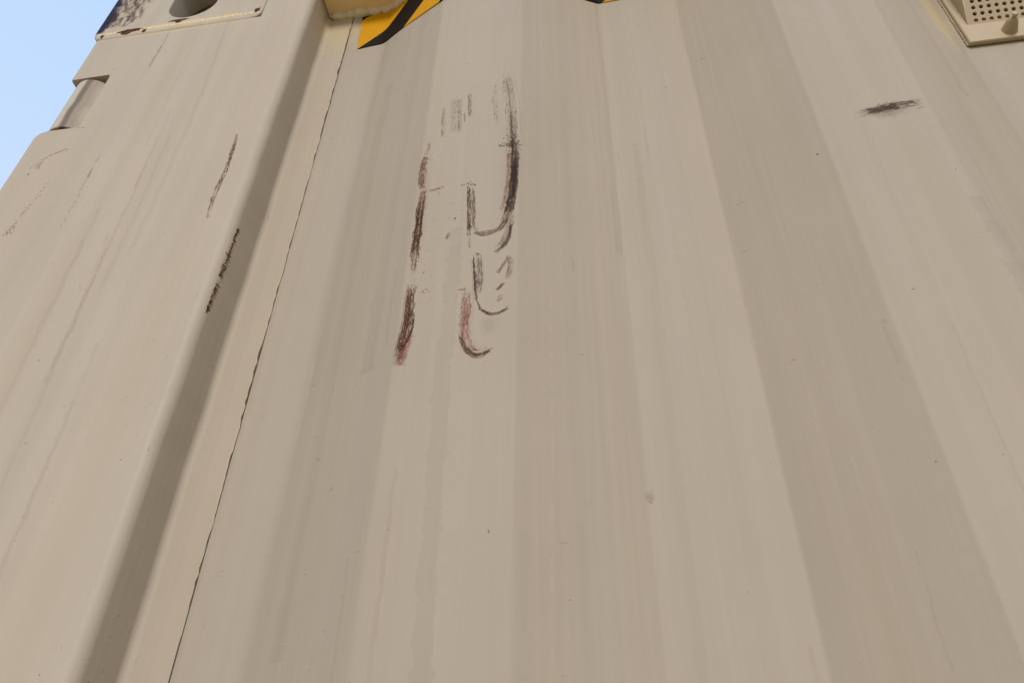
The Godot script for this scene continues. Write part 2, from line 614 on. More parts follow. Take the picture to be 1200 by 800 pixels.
	pen.scrape([466, 480, 477, 480], 3.6, [SOOT], 20, 0.8, 0.8, 0.05)
	pen.scrape([452, 471, 458, 468, 464, 470], 3.0, [GREY], 7, 0.36, 0.4)
	pen.scrape([474, 472, 482, 474], 1.2, [GREY], 5, 0.5, 0.6)
	# small solitary marks
	pen.blot(Vector2(403.5, 440), 0.9, DARK, 0.85)
	pen.scrape([263, 218, 262, 213.7, 264.7, 211, 266.5, 214.6, 265.6, 218, 263, 218], 1.2, [GREY], 5, 0.4, 0.22)
	pen.stain(Vector2(264.5, 214.5), Vector2(2.6, 4.0), GREY, 0.22)
	pen.blot(Vector2(265, 210.6), 0.5, DARK, 0.8)
	pen.scrape([225.3, 381, 226.4, 375, 225.8, 369], 1.4, [Color(0.5, 0.46, 0.47)], 7, 0.5, 0.5)
	for k in 26:     # broad chalky runs of weathered paint
		var q := Vector2(rng.randf_range(20, 740), rng.randf_range(350, 840))
		var pale := rng.randf() < 0.6
		pen.run_down([q.x, q.y, q.x + rng.randfn(0, 1.5), q.y - rng.randf_range(60, 200), q.x + rng.randfn(0, 2), q.y - rng.randf_range(240, 520)], rng.randf_range(4.0, 9.0), Color(0.71, 0.675, 0.61) if pale else Color(0.58, 0.545, 0.47), 0.24)
	for k in 9:
		var q := Vector2(rng.randf_range(60, 520), rng.randf_range(120, 560))
		pen.run_down([q.x, q.y, q.x, q.y - rng.randf_range(30, 120)], rng.randf_range(0.8, 2.2), Color(0.62, 0.56, 0.47), 0.28)
	for k in 7:
		var q := Vector2(rng.randf_range(450, 600), rng.randf_range(180, 450))
		pen.run_down([q.x, q.y, q.x, q.y - rng.randf_range(60, 200)], rng.randf_range(1.0, 2.4), Color(0.60, 0.55, 0.48), 0.30)
	pen.specks(Vector2(5, 60), Vector2(740, 760), 230, [BROWN, DARK, GREY])
	pen.specks(Vector2(40, 60), Vector2(130, 320), 26, [DARK])
	pen.specks(Vector2(430, 380), Vector2(740, 600), 34, [DARK, GREY])
	for k in 14:     # hairline nicks across
		var q := Vector2(rng.randf_range(60, 620), rng.randf_range(120, 600))
		pen.scrape([q.x, q.y, q.x + rng.randf_range(2, 6), q.y + rng.randf_range(-0.6, 0.6), q.x + 7, q.y], 0.4, [Color(0.72, 0.68, 0.60), GREY], 2, 0.5, 0.5)
	# yellowed sealant smeared round the ventilator and along the weld under the rail
	pen.stain(Vector2(549, 640), Vector2(14, 80), YELLOW, 0.40)
	pen.stain(Vector2(585, 622), Vector2(44, 12), YELLOW, 0.35)
	pen.stain(Vector2(10, 765), Vector2(44, 60), YELLOW, 0.30)
	pen.stain(Vector2(4, 420), Vector2(9, 420), YELLOW, 0.06)  # recessed strip: warm interreflection put into the colour
	M.panel = textured(im, peel_tex, gloss_tex)

	# ---- the post: u runs round its section, from x = -0.300
	im = painted(1024, 2048, 140, 1.0, 1.13)  # base colour lightened because more light reaches the post than the panel
	pen = Pen.new(im, Vector2(-300, 40), Vector2(310, 840), rng)
	pen.scrape([-90.5, 547, -88.3, 503, -90, 469, -88.2, 440], 3.4, [BROWN, RUST, DARK], 18, 0.44, 0.85, 0.5)
	pen.scrape([-89.8, 540, -88.8, 512, -89.5, 500], 1.0, [DARK, RED], 9, 0.6, 0.85, 0.5)
	pen.flake([-90.0, 545, -89, 500, -90, 470], 2.2, [BROWN, DARK], 22, 0.75)
	# the brown chip on the bend: ragged, densest in two stretches
	for k in 420:
		var t := rng.randf()
		var y := 436.0 - 84.0 * t
		var fat := 2.4 * sqrt(absf(sin(t * PI))) * (0.65 + 0.9 * absf(wobble.get_noise_2d(t * 9.0, 44.0)))
		if t > 0.60 and t < 0.68 and rng.randf() < 0.85:
			continue
		var q := Vector2(-58.6 - 2.4 * t + rng.randfn(0, 0.55) * fat, y)
		if rng.randf() < 0.22:
			pen.scrape([q.x - 1.5, q.y, q.x + 1.0, q.y + 0.4, q.x + 3.2, q.y + 1.3], 0.5, [DARK, BROWN], 2, 0.7, 0.8)
		else:
			pen.blot(q, rng.randf_range(0.3, 1.15), [DARK, BROWN, BROWN, RUST, Color(0.22, 0.11, 0.05)][rng.randi() % 5], rng.randf_range(0.55, 0.95))
	pen.flake([-244, 555, -254, 550, -262, 544, -268, 534], 2.6, [BROWN, RUST], 80, 0.6)
	pen.scrape([-244, 548, -244.3, 555, -254.7, 550, -262, 544], 1.0, [BROWN], 4, 0.35, 0.55)
	pen.flake([-261, 540, -264, 534, -260, 532], 4.4, [RUST, DARK], 36, 0.8)
	pen.blot(Vector2(-267.6, 525.5), 1.2, DARK, 0.85)
	pen.flake([-243.4, 511, -246.3, 490, -249.5, 476, -252, 457], 3.0, [BROWN, RUST], 80, 0.6)
	pen.flake([-251, 460, -253, 450, -249, 453], 5.0, [RUST, BROWN], 60, 0.75)
	pen.scrape([-209.2, 551, -209, 513, -208.1, 472, -209.1, 440], 1.8, [GREY], 6, 0.34, 0.45, 0.08)
	pen.scrape([-209, 524, -208.6, 508], 1.6, [GREY, BROWN], 7, 0.5, 0.6, 0.3)
	pen.run_down([-162.7, 590, -160.3, 469, -158, 380, -157, 300], 2.4, Color(0.62, 0.50, 0.40), 0.34)
	pen.run_down([-152, 560, -150, 469, -149, 380], 2.2, Color(0.62, 0.53, 0.44), 0.30)
	pen.run_down([-206.6, 748, -207.8, 706, -209, 655], 1.0, Color(0.40, 0.31, 0.24), 0.55)
	pen.scrape([-207, 715, -208.4, 690, -209, 668], 2.2, [GREY, BROWN], 10, 0.42, 0.55)
	pen.run_down([-176, 740, -172, 640, -170, 545], 1.4, Color(0.60, 0.54, 0.47), 0.35)
	pen.run_down([-148, 740, -140, 600, -139, 410], 3.2, Color(0.62, 0.57, 0.52), 0.35)
	pen.run_down([-163.4, 440, -156, 330, -150, 100], 3.0, Color(0.61, 0.55, 0.48), 0.42)
	pen.run_down([-183, 470, -180, 330, -178, 100], 2.8, Color(0.62, 0.54, 0.46), 0.36)
	pen.run_down([-132, 330, -130, 210, -130, 60], 2.4, Color(0.62, 0.55, 0.46), 0.36)
	pen.specks(Vector2(-290, 60), Vector2(0, 750), 190, [BROWN, DARK, GREY])
	pen.specks(Vector2(-85, 60), Vector2(-35, 330), 44, [DARK, DARK, BROWN])
	pen.stain(Vector2(-200, 736), Vector2(120, 6), YELLOW, 0.35)
	pen.stain(Vector2(-16, 765), Vector2(44, 70), YELLOW, 0.30)
	pen.stain(Vector2(-14, 400), Vector2(20, 520), YELLOW, 0.05)  # warm tint of light bounced between return and strip, painted on
	pen.flake([-247, 677, -243, 676], 2.2, [RUST, DARK], 9, 0.7)
	pen.flake([-246, 584.5, -241, 584], 1.6, [RUST, DARK], 7, 0.7)
	M.post = textured(im, peel_tex, gloss_tex)

	# ---- the corner casting, laid on flat from its front
	im = painted(768, 512, 160, 1.3, 1.13)  # lightened like the post, for the stronger light there
	pen = Pen.new(im, Vector2(-295, 730), Vector2(186, 140), rng)
	var ink := [Color(0.10, 0.09, 0.15), Color(0.14, 0.12, 0.20), Color(0.07, 0.06, 0.09)]
	for k in 40:
		pen.stain(Vector2(rng.randf_range(-297, -283), rng.randf_range(756, 850)), Vector2(8.5, 11), ink[k % 3], 0.9)
	for k in 60:     # the scraped brown patch beside it
		var q := Vector2(rng.randf_range(-282, -250), rng.randf_range(772, 850))
		pen.scrape([q.x, q.y, q.x + rng.randf_range(-3, 3), q.y - 9, q.x + rng.randf_range(-6, 6), q.y - rng.randf_range(12, 22)], 4.5, [Color(0.30, 0.20, 0.17), BROWN, Color(0.22, 0.14, 0.11), DARK], 26, 0.50, 0.9, 0.3)
	for k in 26:
		var q := Vector2(rng.randf_range(-281, -258), rng.randf_range(768, 812))
		pen.flake([q.x, q.y, q.x + 3, q.y - 6], 4.0, [BROWN, Color(0.33, 0.22, 0.17), DARK], 14, 0.7)
	for k in 16:
		var q := Vector2(rng.randf_range(-262, -238), rng.randf_range(780, 850))
		pen.scrape([q.x, q.y, q.x - 7, q.y - 13], 1.0, [BROWN, GREY], 5, 0.45, 0.7)
	pen.stain(Vector2(-205, 746), Vector2(120, 7), YELLOW, 0.7)
	pen.stain(Vector2(-150, 748), Vector2(9, 6), Color(0.80, 0.68, 0.36), 0.7)
	pen.stain(Vector2(-203, 747), Vector2(2.5, 5), Color(0.72, 0.36, 0.10), 0.8)
	pen.specks(Vector2(-290, 748), Vector2(-116, 860), 60, [BROWN, DARK, RUST])
	pen.flake([-214, 753, -203, 754, -188, 754], 2.4, [RUST, DARK], 60, 0.9)
	pen.flake([-265, 747, -252, 748, -240, 747.5], 2.2, [RUST, DARK], 50, 0.9)
	pen.flake([-121, 751, -117, 756], 3.0, [DARK, GREY], 30, 0.8)
	M.casting = textured(im, null, null)
	M.casting.roughness = 0.5
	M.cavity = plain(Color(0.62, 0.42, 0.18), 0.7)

	# ---- everything out of the picture wears the same paint
	M.paint = textured(painted(512, 512, 180), null, null)
	M.paint.uv1_triplanar = true
	M.paint.uv1_world_triplanar = true
	M.paint.uv1_scale = Vector3(1.3, 0.6, 1.3)
	M.paint.roughness = 0.62
	M.lit_paint = textured(painted(512, 512, 190, 1.0, 1.13), null, null)  # the same cream with the brighter light at the post in its colour
	M.lit_paint.uv1_triplanar = true
	M.lit_paint.uv1_world_triplanar = true
	M.lit_paint.uv1_scale = Vector3(1.3, 0.6, 1.3)
	M.lit_paint.roughness = 0.62
	M.weld = plain(Color(0.66, 0.55, 0.34), 0.5)
	M.bounce_paint = plain(Color(0.84, 0.62, 0.29), 0.55)  # cream paint with warm light bounced from below put into its colour
	# worn steel; the dark reflection of the gap is painted down it as a stripe
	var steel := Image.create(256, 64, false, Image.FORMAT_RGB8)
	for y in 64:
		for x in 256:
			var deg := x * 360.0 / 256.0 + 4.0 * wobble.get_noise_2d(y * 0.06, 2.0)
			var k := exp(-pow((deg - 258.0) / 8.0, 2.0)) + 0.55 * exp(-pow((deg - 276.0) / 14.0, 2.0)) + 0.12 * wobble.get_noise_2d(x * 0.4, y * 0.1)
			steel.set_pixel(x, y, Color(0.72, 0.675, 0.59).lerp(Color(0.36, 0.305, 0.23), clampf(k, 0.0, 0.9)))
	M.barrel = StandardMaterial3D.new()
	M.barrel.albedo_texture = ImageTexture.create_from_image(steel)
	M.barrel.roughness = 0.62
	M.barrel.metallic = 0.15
	M.rust = plain(Color(0.085, 0.03, 0.012), 0.9)
	M.vent = plain(Color(0.40, 0.305, 0.175), 0.55)
	M.knob = plain(Color(0.38, 0.29, 0.15), 0.4)
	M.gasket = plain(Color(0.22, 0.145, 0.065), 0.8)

	# ---- hazard tape
	var tape := Image.create(1024, 128, false, Image.FORMAT_RGB8)
	for y in 128:
		for x in 1024:
			var l := 0.38 * (x + 0.5) / 1024.0
			var h := 0.08 * (127.5 - y) / 128.0 + 0.705
			var f := fposmod(l - 0.0183 - (h - 0.7223) / 1.15, 0.094)
			var edge := clampf((0.047 - absf(f - 0.0235) * 2.0) / 0.0008 * 0.5 + 0.5, 0.0, 1.0)
			tape.set_pixel(x, y, Color(0.76, 0.54, 0.0).lerp(Color(0.075, 0.05, 0.03), edge))
	M.tape = StandardMaterial3D.new()
	M.tape.albedo_texture = ImageTexture.create_from_image(tape)
	M.tape.texture_repeat = false
	M.tape.roughness = 0.6
	M.tape.metallic_specular = 0.22

	var g := noise_image(210, 0.03, 512, 512, 6)
	g.convert(Image.FORMAT_RGB8)
	g.adjust_bcs(1.65, 0.35, 1.0)
	M.ground = StandardMaterial3D.new()
	M.ground.albedo_texture = ImageTexture.create_from_image(g)
	M.ground.albedo_color = Color(1.0, 0.92, 0.76)
	M.ground.roughness = 0.9
	M.ground.uv1_triplanar = true
	M.ground.uv1_world_triplanar = true
	M.ground.uv1_scale = Vector3.ONE * 0.35


func textured(im: Image, peel: Texture2D, gloss: Texture2D) -> StandardMaterial3D:
	var m := StandardMaterial3D.new()
	m.albedo_texture = ImageTexture.create_from_image(im)
	m.roughness = 0.62
	if gloss:
		m.roughness_texture = gloss
		m.roughness = 1.0
	else:
		m.roughness = 0.45
	m.metallic_specular = 0.20
	if peel:
		m.normal_enabled = true
		m.normal_texture = peel
		m.normal_scale = 0.35
	return m


# ------------------------------------------------------------------ the container

func crack_x(y: float) -> float:      # where the sealed joint between post and panel has opened
	var h := y - EYE
	return -0.0392 + 0.00085 * wobble.get_noise_2d(h * 26.0, 1.5) + 0.0009 * wobble.get_noise_2d(h * 80.0, 8.5) + 0.0003 * wobble.get_noise_2d(h * 320.0, 4.5)


func crack_gap(y: float) -> float:
	var h := y - EYE
	return maxf(0.00004, 0.00010 + 0.00024 * wobble.get_noise_2d(h * 60.0, 21.5) + 0.00026 * wobble.get_noise_2d(h * 260.0, 25.5))


func build_side(box: Node3D) -> void:
	var b := Buf.new()
	var plan := corrugation(-0.0385, X_SPLIT)
	# finer points beside the joint
	var pts := PackedVector2Array()
	for x: float in [-0.0390, -0.0385, -0.0375, -0.0362, -0.034, -0.031, -0.024]:
		pts.append(Vector2(x, 0))
	for p in plan:
		if p.x > -0.02:
			pts.append(p)
	# and a few across each flat so that it can be a little uneven
	var dense := PackedVector2Array()
	for i in pts.size():
		if i and pts[i].distance_to(pts[i - 1]) > 0.02:
			for k in range(1, 4):
				dense.append(pts[i - 1].lerp(pts[i], k / 4.0))
		dense.append(pts[i])
	pts = dense
	var run := PackedFloat32Array([0.0])
	for i in pts.size() - 1:
		run.append(run[i] + pts[i].distance_to(pts[i + 1]))
	var rows := []
	var uvs := []
	var ys := up(PANEL_LOW, EYE + 0.80, 0.004)
	for y in ys:
		var row := PackedVector3Array()
		var uv := PackedVector2Array()
		var cx := crack_x(y) + crack_gap(y)
		for i in pts.size():
			var p := pts[i]
			var x := p.x
			var z := p.y
			if i == 0:
				x = cx
				z = -0.005
			elif i < 5:
				x = maxf(x, cx + 0.0003 * i)
			# a ridge of sealant beside the joint, then gentle unevenness
			z += 0.0009 * exp(-pow((p.x + 0.0352) / 0.0016, 2.0)) * (0.6 + 0.8 * wobble.get_noise_2d(y * 30.0, 14.0)) if i else 0.0
			z += 0.0011 * wobble.get_noise_2d(p.x * 9.0 + 3.0, y * 3.0) + 0.00035 * wobble.get_noise_2d(p.x * 30.0, y * 9.0)
			x += 0.0005 * wobble.get_noise_2d(p.x * 5.0 + 40.0, y * 4.0) if i > 6 else 0.0
			row.append(Vector3(x, y, z))
			uv.append(Vector2(run[i] / PANEL_SPAN.x, 1.0 - (y - PANEL_LOW) / PANEL_SPAN.y))
		rows.append(row)
		uvs.append(uv)
	b.grid(rows, uvs)
	part("side_panel", b, M.panel, box, "", 50.0)
	# below and beyond the measured stretch
	b = Buf.new()
	swept(b, corrugation(-0.0385, X_SPLIT), [0.15, PANEL_LOW], 0.0)
	part("side_panel", b, M.paint, box, "", 50.0)
	b = Buf.new()
	swept(b, corrugation(X_SPLIT, LEN - 0.55, 0.008, 3), [0.15, EYE + 0.80], 0.0)
	part("side_panel", b, M.paint, box, "", 50.0)


func swept(b: Buf, plan: PackedVector2Array, ys: Array, dz: float, flip := 1.0) -> void:
	var rows := []
	for y: float in ys:
		var row := PackedVector3Array()
		for p in plan:
			row.append(Vector3(p.x, y, p.y * flip + dz))
		rows.append(row)
	if flip < 0.0:
		rows.reverse()
	b.grid(rows)


const NOTCH := Vector2(0.5855, 0.6675)

func post_left(h: float) -> float:     # the post's rear edge, with the hinge notch cut into it
	var edge := -0.2873 + 0.0003 * wobble.get_noise_2d(h * 12.0, 3.5)
	var inside := -0.2475 - (NOTCH.y - h) * 0.02
	if h > 0.7372:      # the casting takes over
		return -0.1162
	if h > NOTCH.x and h < NOTCH.y:
		var x := inside
		for d: float in [h - NOTCH.x, NOTCH.y - h]:      # rounded inner corners
			if d < 0.003:
				x -= 0.003 - sqrt(maxf(0.0, 0.003 * 0.003 - pow(0.003 - d, 2.0)))
		return x
	var r := 0.009 if h <= NOTCH.x else 0.003
	var gap := NOTCH.x - h if h <= NOTCH.x else h - NOTCH.y
	if gap < r:
		return edge + r - sqrt(maxf(0.0, r * r - pow(r - gap, 2.0)))
	return edge


func build_post(box: Node3D) -> void:
	var hs := PackedFloat32Array()
	hs.append_array(up(0.04, NOTCH.x - 0.010, 0.004))
	hs.append_array(up(NOTCH.x - 0.009, NOTCH.x, 0.0009))
	hs.append_array(up(NOTCH.x + 0.00005, NOTCH.x + 0.003, 0.0006))
	hs.append_array(up(NOTCH.x + 0.006, NOTCH.y - 0.004, 0.004))
	hs.append_array(up(NOTCH.y - 0.003, NOTCH.y - 0.00005, 0.0006))
	hs.append_array(up(NOTCH.y, NOTCH.y + 0.003, 0.0006))
	hs.append_array(up(NOTCH.y + 0.006, 0.7371, 0.004))
	hs.append_array(up(0.7373, 0.868, 0.004))
	var b := Buf.new()
	var rows := []
	var uvs := []
	for h in hs:
		var y := h + EYE
		var left := post_left(h)
		var inner := -0.0655
		var end := crack_x(y)
		var plan := rounded([Vector2(left, -0.055), Vector2(left, DEPTH), Vector2(-0.0662, DEPTH), Vector2(inner, 0.0006), Vector2(end, 0.0004), Vector2(end + 0.0001, -0.006)], [0.0, 0.0035, 0.0075, 0.0045, 0.0002, 0.0], 7)
		var row := PackedVector3Array()
		var uv := PackedVector2Array()
		for i in plan.size():
			var p := plan[i]
			var z := p.y
			if i > 1 and i < plan.size() - 1:
				z += (0.0008 * wobble.get_noise_2d(p.x * 7.0, h * 4.0) + 0.0003 * wobble.get_noise_2d(p.x * 25.0, h * 14.0)) * (1.0 - 0.9 * smoothstep(0.66, 0.73, h))
			var lean := 0.0011 * wobble.get_noise_2d(h * 9.0, 70.5) if i > 9 and i < 26 else 0.0
			row.append(Vector3(p.x + lean, y, z))
			uv.append(Vector2((p.x + 0.300 + clampf(DEPTH - p.y, 0.0, DEPTH) * (1.0 if p.x > -0.1 else 0.0)) / 0.310, 1.0 - (h - 0.04) / 0.84))
		rows.append(row)
		uvs.append(uv)
	b.grid(rows, uvs)
	part("corner_post", b, M.post, box)
	b = Buf.new()
	swept(b, rounded([Vector2(-0.2873, -0.055), Vector2(-0.2873, DEPTH), Vector2(-0.0662, DEPTH), Vector2(-0.0655, 0.0012), Vector2(-0.0392, 0.0014), Vector2(-0.0391, -0.006)], [0.0, 0.0035, 0.013, 0.0065, 0.0007, 0.0], 7), [0.1, EYE + 0.04], 0.0)
	part("corner_post", b, M.lit_paint, box)


func build_casting(box: Node3D) -> void:
	var b := Buf.new()
	var n := 96
	var lo := Vector2(-0.2925, EYE + 0.7365)
	var hi := Vector2(-0.1150, EYE + 0.8655)
	var mid := Vector2(-0.1968, EYE + 0.7985)
	var front := 0.0367
	# steps of the section: (shrink of the rounded rectangle, z)
	var loops := []
	var uvs := []
	var steps: Array = [Vector2(0, -0.118), Vector2(0, front - 0.0012)]
	for k in range(1, 7):
		var a := PI / 2.0 * k / 6.0
		steps.append(Vector2(0.003 * (1.0 - cos(a)), front - 0.0012 + 0.0012 * sin(a)))
	steps.append(Vector2(0.016, front))
	for s: Vector2 in steps:
		loops.append(casting_loop(lo, hi, 0.013, s.x, s.y, n, mid))
	# the upright oval hole in its side, through a 28 mm wall
	for s: Vector2 in [Vector2(0.0018, front), Vector2(0.0005, front - 0.0006), Vector2(0, front - 0.002), Vector2(0, front - 0.028), Vector2(0.002, front - 0.030)]:
		var l := PackedVector3Array()
		for i in n:
			var a := TAU * i / n
			var r := 0.0255 + s.x
			var p := Vector2(cos(a), sin(a)) * r
			p.y += 0.014 * (1.0 if sin(a) > 0.0 else -1.0 if sin(a) < 0.0 else 0.0)
			l.append(Vector3(mid.x + p.x, mid.y + p.y, s.y))
		loops.append(l)
	for l: PackedVector3Array in loops:
		var u := PackedVector2Array()
		for j in l.size():
			var p := l[j]
			p.z += 0.0002 * wobble.get_noise_2d(p.x * 60.0, p.y * 60.0)
			l[j] = p
			u.append(Vector2((p.x + 0.295) / 0.186, 1.0 - (p.y - EYE - 0.730) / 0.140))
		uvs.append(u)
	loft(b, loops, uvs)
	var o := part("corner_casting", b, M.casting, box, "cream cast corner block with an oval lifting hole and a dark smear on its edge")
	b = Buf.new()
	var inside := []
	for s: Vector2 in [Vector2(0.012, front - 0.029), Vector2(0.012, -0.108)]:
		inside.append(casting_loop(lo, hi, 0.02, s.x, s.y, n, mid))
	inside.reverse()
	# seen from within, so the loops run the other way
	loft(b, inside)
	var back := casting_loop(lo, hi, 0.02, 0.012, -0.108, n, mid)
	for i in n:
		b.tri(Vector3(mid.x, mid.y, -0.108), back[(i + 1) % n], back[i])
	part("hole_lining", b, M.cavity, o)
	# weld along the casting's foot and up its forward edge
	b = Buf.new()
	bead(b, PackedVector3Array([Vector3(-0.2895, EYE + 0.7460, 0.0352), Vector3(-0.240, EYE + 0.7462, 0.0352), Vector3(-0.180, EYE + 0.7458, 0.0352), Vector3(-0.1160, EYE + 0.7466, 0.0352)]), Vector3(0, -0.3, 0.95).normalized(), 0.0019, 4, 0.25)
	part("weld_bead", b, M.weld, o)
	# rusted gaps where the weld has lifted
	b = Buf.new()
	blister(b, Vector3(-0.2520, EYE + 0.7462, 0.0368), Vector2(0.0130, 0.0030), 3)
	blister(b, Vector3(-0.2560, EYE + 0.7425, 0.0367), Vector2(0.0065, 0.0026), 4)
	blister(b, Vector3(-0.2365, EYE + 0.7420, 0.0367), Vector2(0.0020, 0.0030), 5)
	blister(b, Vector3(-0.2030, EYE + 0.7535, 0.0368), Vector2(0.0095, 0.0018), 7)
	blister(b, Vector3(-0.2030, EYE + 0.7515, 0.0368), Vector2(0.0042, 0.0032), 9)
	blister(b, Vector3(-0.1205, EYE + 0.7490, 0.0368), Vector2(0.0026, 0.0042), 11)
	blister(b, Vector3(-0.2815, EYE + 0.7420, 0.0367), Vector2(0.0014, 0.0034), 13)
	part("rust_patch", b, M.rust, o, "flaking rust blisters along the casting's weld")


func casting_loop(lo: Vector2, hi: Vector2, r: float, shrink: float, z: float, n: int, mid: Vector2) -> PackedVector3Array:
	var l := PackedVector3Array()
	var a := lo + Vector2.ONE * shrink
	var c := hi - Vector2.ONE * shrink
	var rr := maxf(r - shrink, 0.002)
	for i in n:
		var t := TAU * i / n
		var d := Vector2(cos(t), sin(t))
		# out to the rounded rectangle along d
		var far := 1e9
		if absf(d.x) > 1e-6:
			far = minf(far, ((c.x if d.x > 0.0 else a.x) - mid.x) / d.x)
		if absf(d.y) > 1e-6:
			far = minf(far, ((c.y if d.y > 0.0 else a.y) - mid.y) / d.y)
		var p := mid + d * far
		var core := p.clamp(a + Vector2.ONE * rr, c - Vector2.ONE * rr)
		var off := p - core
		if absf(off.x) > 1e-6 and absf(off.y) > 1e-6:
			p = core + off.normalized() * rr
		l.append(Vector3(p.x, p.y, z))
	return l


func blister(b: Buf, at: Vector3, r: Vector2, seed_: int) -> void:
	var loops := []
	for s: Vector2 in [Vector2(1.0, -0.3), Vector2(0.85, 0.12), Vector2(0.5, 0.3), Vector2(0.02, 0.25)]:
		var l := PackedVector3Array()
		for i in 28:
			var a := TAU * i / 28.0
			var k := s.x * (1.0 + 0.75 * wobble.get_noise_3d(cos(a) * 2.2, sin(a) * 2.2, seed_))
			l.append(at + Vector3(cos(a) * r.x * k, sin(a) * r.y * k, s.y * r.y + 0.0004 * wobble.get_noise_2d(i, s.x * 9.0 + seed_)))
		loops.append(l)
	loft(b, loops)


func build_hinge(box: Node3D) -> void:
	var b := Buf.new()
	var at := Vector3(-0.2680, EYE + 0.5895, 0.0155)
	var p: Array = [Vector2(0.001, 0.0), Vector2(0.0135, 0.0), Vector2(0.0135, 0.001)]
	for k in 6:
		var a := PI / 2 * k / 5
		p.append(Vector2(0.0190 + 0.0015 * sin(a), 0.0025 - 0.0015 * cos(a)))
	for k in 6:
		var a := PI / 2 * k / 5
		p.append(Vector2(0.0190 + 0.0015 * cos(a), 0.0740 + 0.0015 * sin(a)))
	p.append(Vector2(0.010, 0.0757))
	lathe(b, at, Vector3.UP, p, 48)
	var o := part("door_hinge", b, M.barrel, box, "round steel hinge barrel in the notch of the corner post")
	b = Buf.new()
	lathe(b, at + Vector3(0, -0.012, 0), Vector3.UP, [Vector2(0.001, 0), Vector2(0.0095, 0), Vector2(0.0100, 0.0005), Vector2(0.0100, 0.0935), Vector2(0.0095, 0.094), Vector2(0.001, 0.094)], 32)
	part("hinge_pin", b, M.rust, o)
	b = Buf.new()
	lathe(b, at + Vector3(0, 0.0001, 0), Vector3.UP, [Vector2(0.0105, -0.0028), Vector2(0.0196, -0.0028), Vector2(0.0202, -0.0018), Vector2(0.0180, 0.0004)], 40)
	part("washer", b, M.rust, o)
	b = Buf.new()
	bevel_box(b, at + Vector3(-0.0185, 0.004, -0.14), at + Vector3(-0.0085, 0.066, -0.008), 0.0015)
	part("hinge_blade", b, M.paint, o)
	# the post's inner web behind the notch
	b = Buf.new()
	bevel_box(b, Vector3(-0.2700, EYE + 0.50, -0.052), Vector3(-0.0600, EYE + 0.75, -0.044), 0.001)
	part("post_web", b, M.bounce_paint, box)


func build_rails(box: Node3D) -> void:
	var b := Buf.new()
	bevel_box(b, Vector3(-0.0650, EYE + 0.7865, -0.02), Vector3(LEN - 0.55, EYE + 0.866, 0.0405), 0.004)
	var rail := part("top_side_rail", b, M.lit_paint, box)
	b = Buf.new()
	bevel_box(b, Vector3(-0.0648, EYE + 0.7846, -0.018), Vector3(LEN - 0.551, EYE + 0.7868, 0.0375), 0.0008)  # thin plate added to carry the painted bounce light under the rail
	part("bounce_lit_underside", b, M.bounce_paint, rail, "underside of the top rail beside the corner post, with amber bounce light in its colour")
	# fillet of weld where rail and post meet, and the run along the panel's top
	b = Buf.new()
	var path := PackedVector3Array()
	path.append(Vector3(-0.0630, EYE + 0.7825, 0.0030))
	for q in corrugation(-0.050, X_SPLIT, 0.008, 3):
		path.append(Vector3(q.x, EYE + 0.7845, q.y + 0.001))
	bead(b, path, Vector3(0, -0.6, 0.8).normalized(), 0.0056, 2, 0.6)
	part("weld_bead", b, M.weld, rail)

func build_tape(box: Node3D) -> void:
	var b := Buf.new()
	var plan := corrugation(-0.0385, 0.318, 0.008, 6)
	var run := 0.0
	var rows_lo := PackedVector3Array()
	var rows := [PackedVector3Array(), PackedVector3Array(), PackedVector3Array(), PackedVector3Array(), PackedVector3Array()]
	var uvs := [PackedVector2Array(), PackedVector2Array(), PackedVector2Array(), PackedVector2Array(), PackedVector2Array()]
	var bottom := [Vector2(0.0, 0.7165), Vector2(0.0138, 0.7176), Vector2(0.040, 0.7215), Vector2(0.075, 0.7215), Vector2(0.110, 0.7190), Vector2(0.175, 0.7285), Vector2(0.262, 0.7385), Vector2(0.40, 0.7500)]
	for i in plan.size():
		var pieces := 1 if i == 0 else maxi(1, int(plan[i].distance_to(plan[i - 1]) / 0.004))
		for s in range(1, pieces + 1):
			var p := plan[i] if i == 0 else plan[i - 1].lerp(plan[i], float(s) / pieces)
			var prev := p if i == 0 else plan[i - 1].lerp(plan[i], float(s - 1) / pieces)
			run += p.distance_to(prev)
			if run < 0.0118:
				continue
			var along := (plan[mini(i + 1, plan.size() - 1)] - plan[maxi(i - 1, 0)]).normalized()
			var nrm := Vector2(-along.y, along.x) * 0.0006
			var low := 0.0
			for k in bottom.size() - 1:
				if run >= bottom[k].x and run <= bottom[k + 1].x:
					low = lerpf(bottom[k].y, bottom[k + 1].y, (run - bottom[k].x) / (bottom[k + 1].x - bottom[k].x))
			for j in 5:
				var h := lerpf(low, minf(low + 0.060, 0.7815), (j - 1) / 3.0) if j else low + 0.0001
				var l := run + (0.0 if run > 0.02 else -(h - 0.7176) * 0.05)
				var x := p.x + nrm.x + (l - run)
				rows[j].append(Vector3(x, EYE + h, p.y + nrm.y if j else p.y - 0.0006))
				uvs[j].append(Vector2(run / 0.38, 1.0 - (h - 0.705) / 0.08))
	b.grid(rows, uvs)
	part("hazard_tape", b, M.tape, box, "black and yellow striped warning tape folded over the corrugations", 60.0)


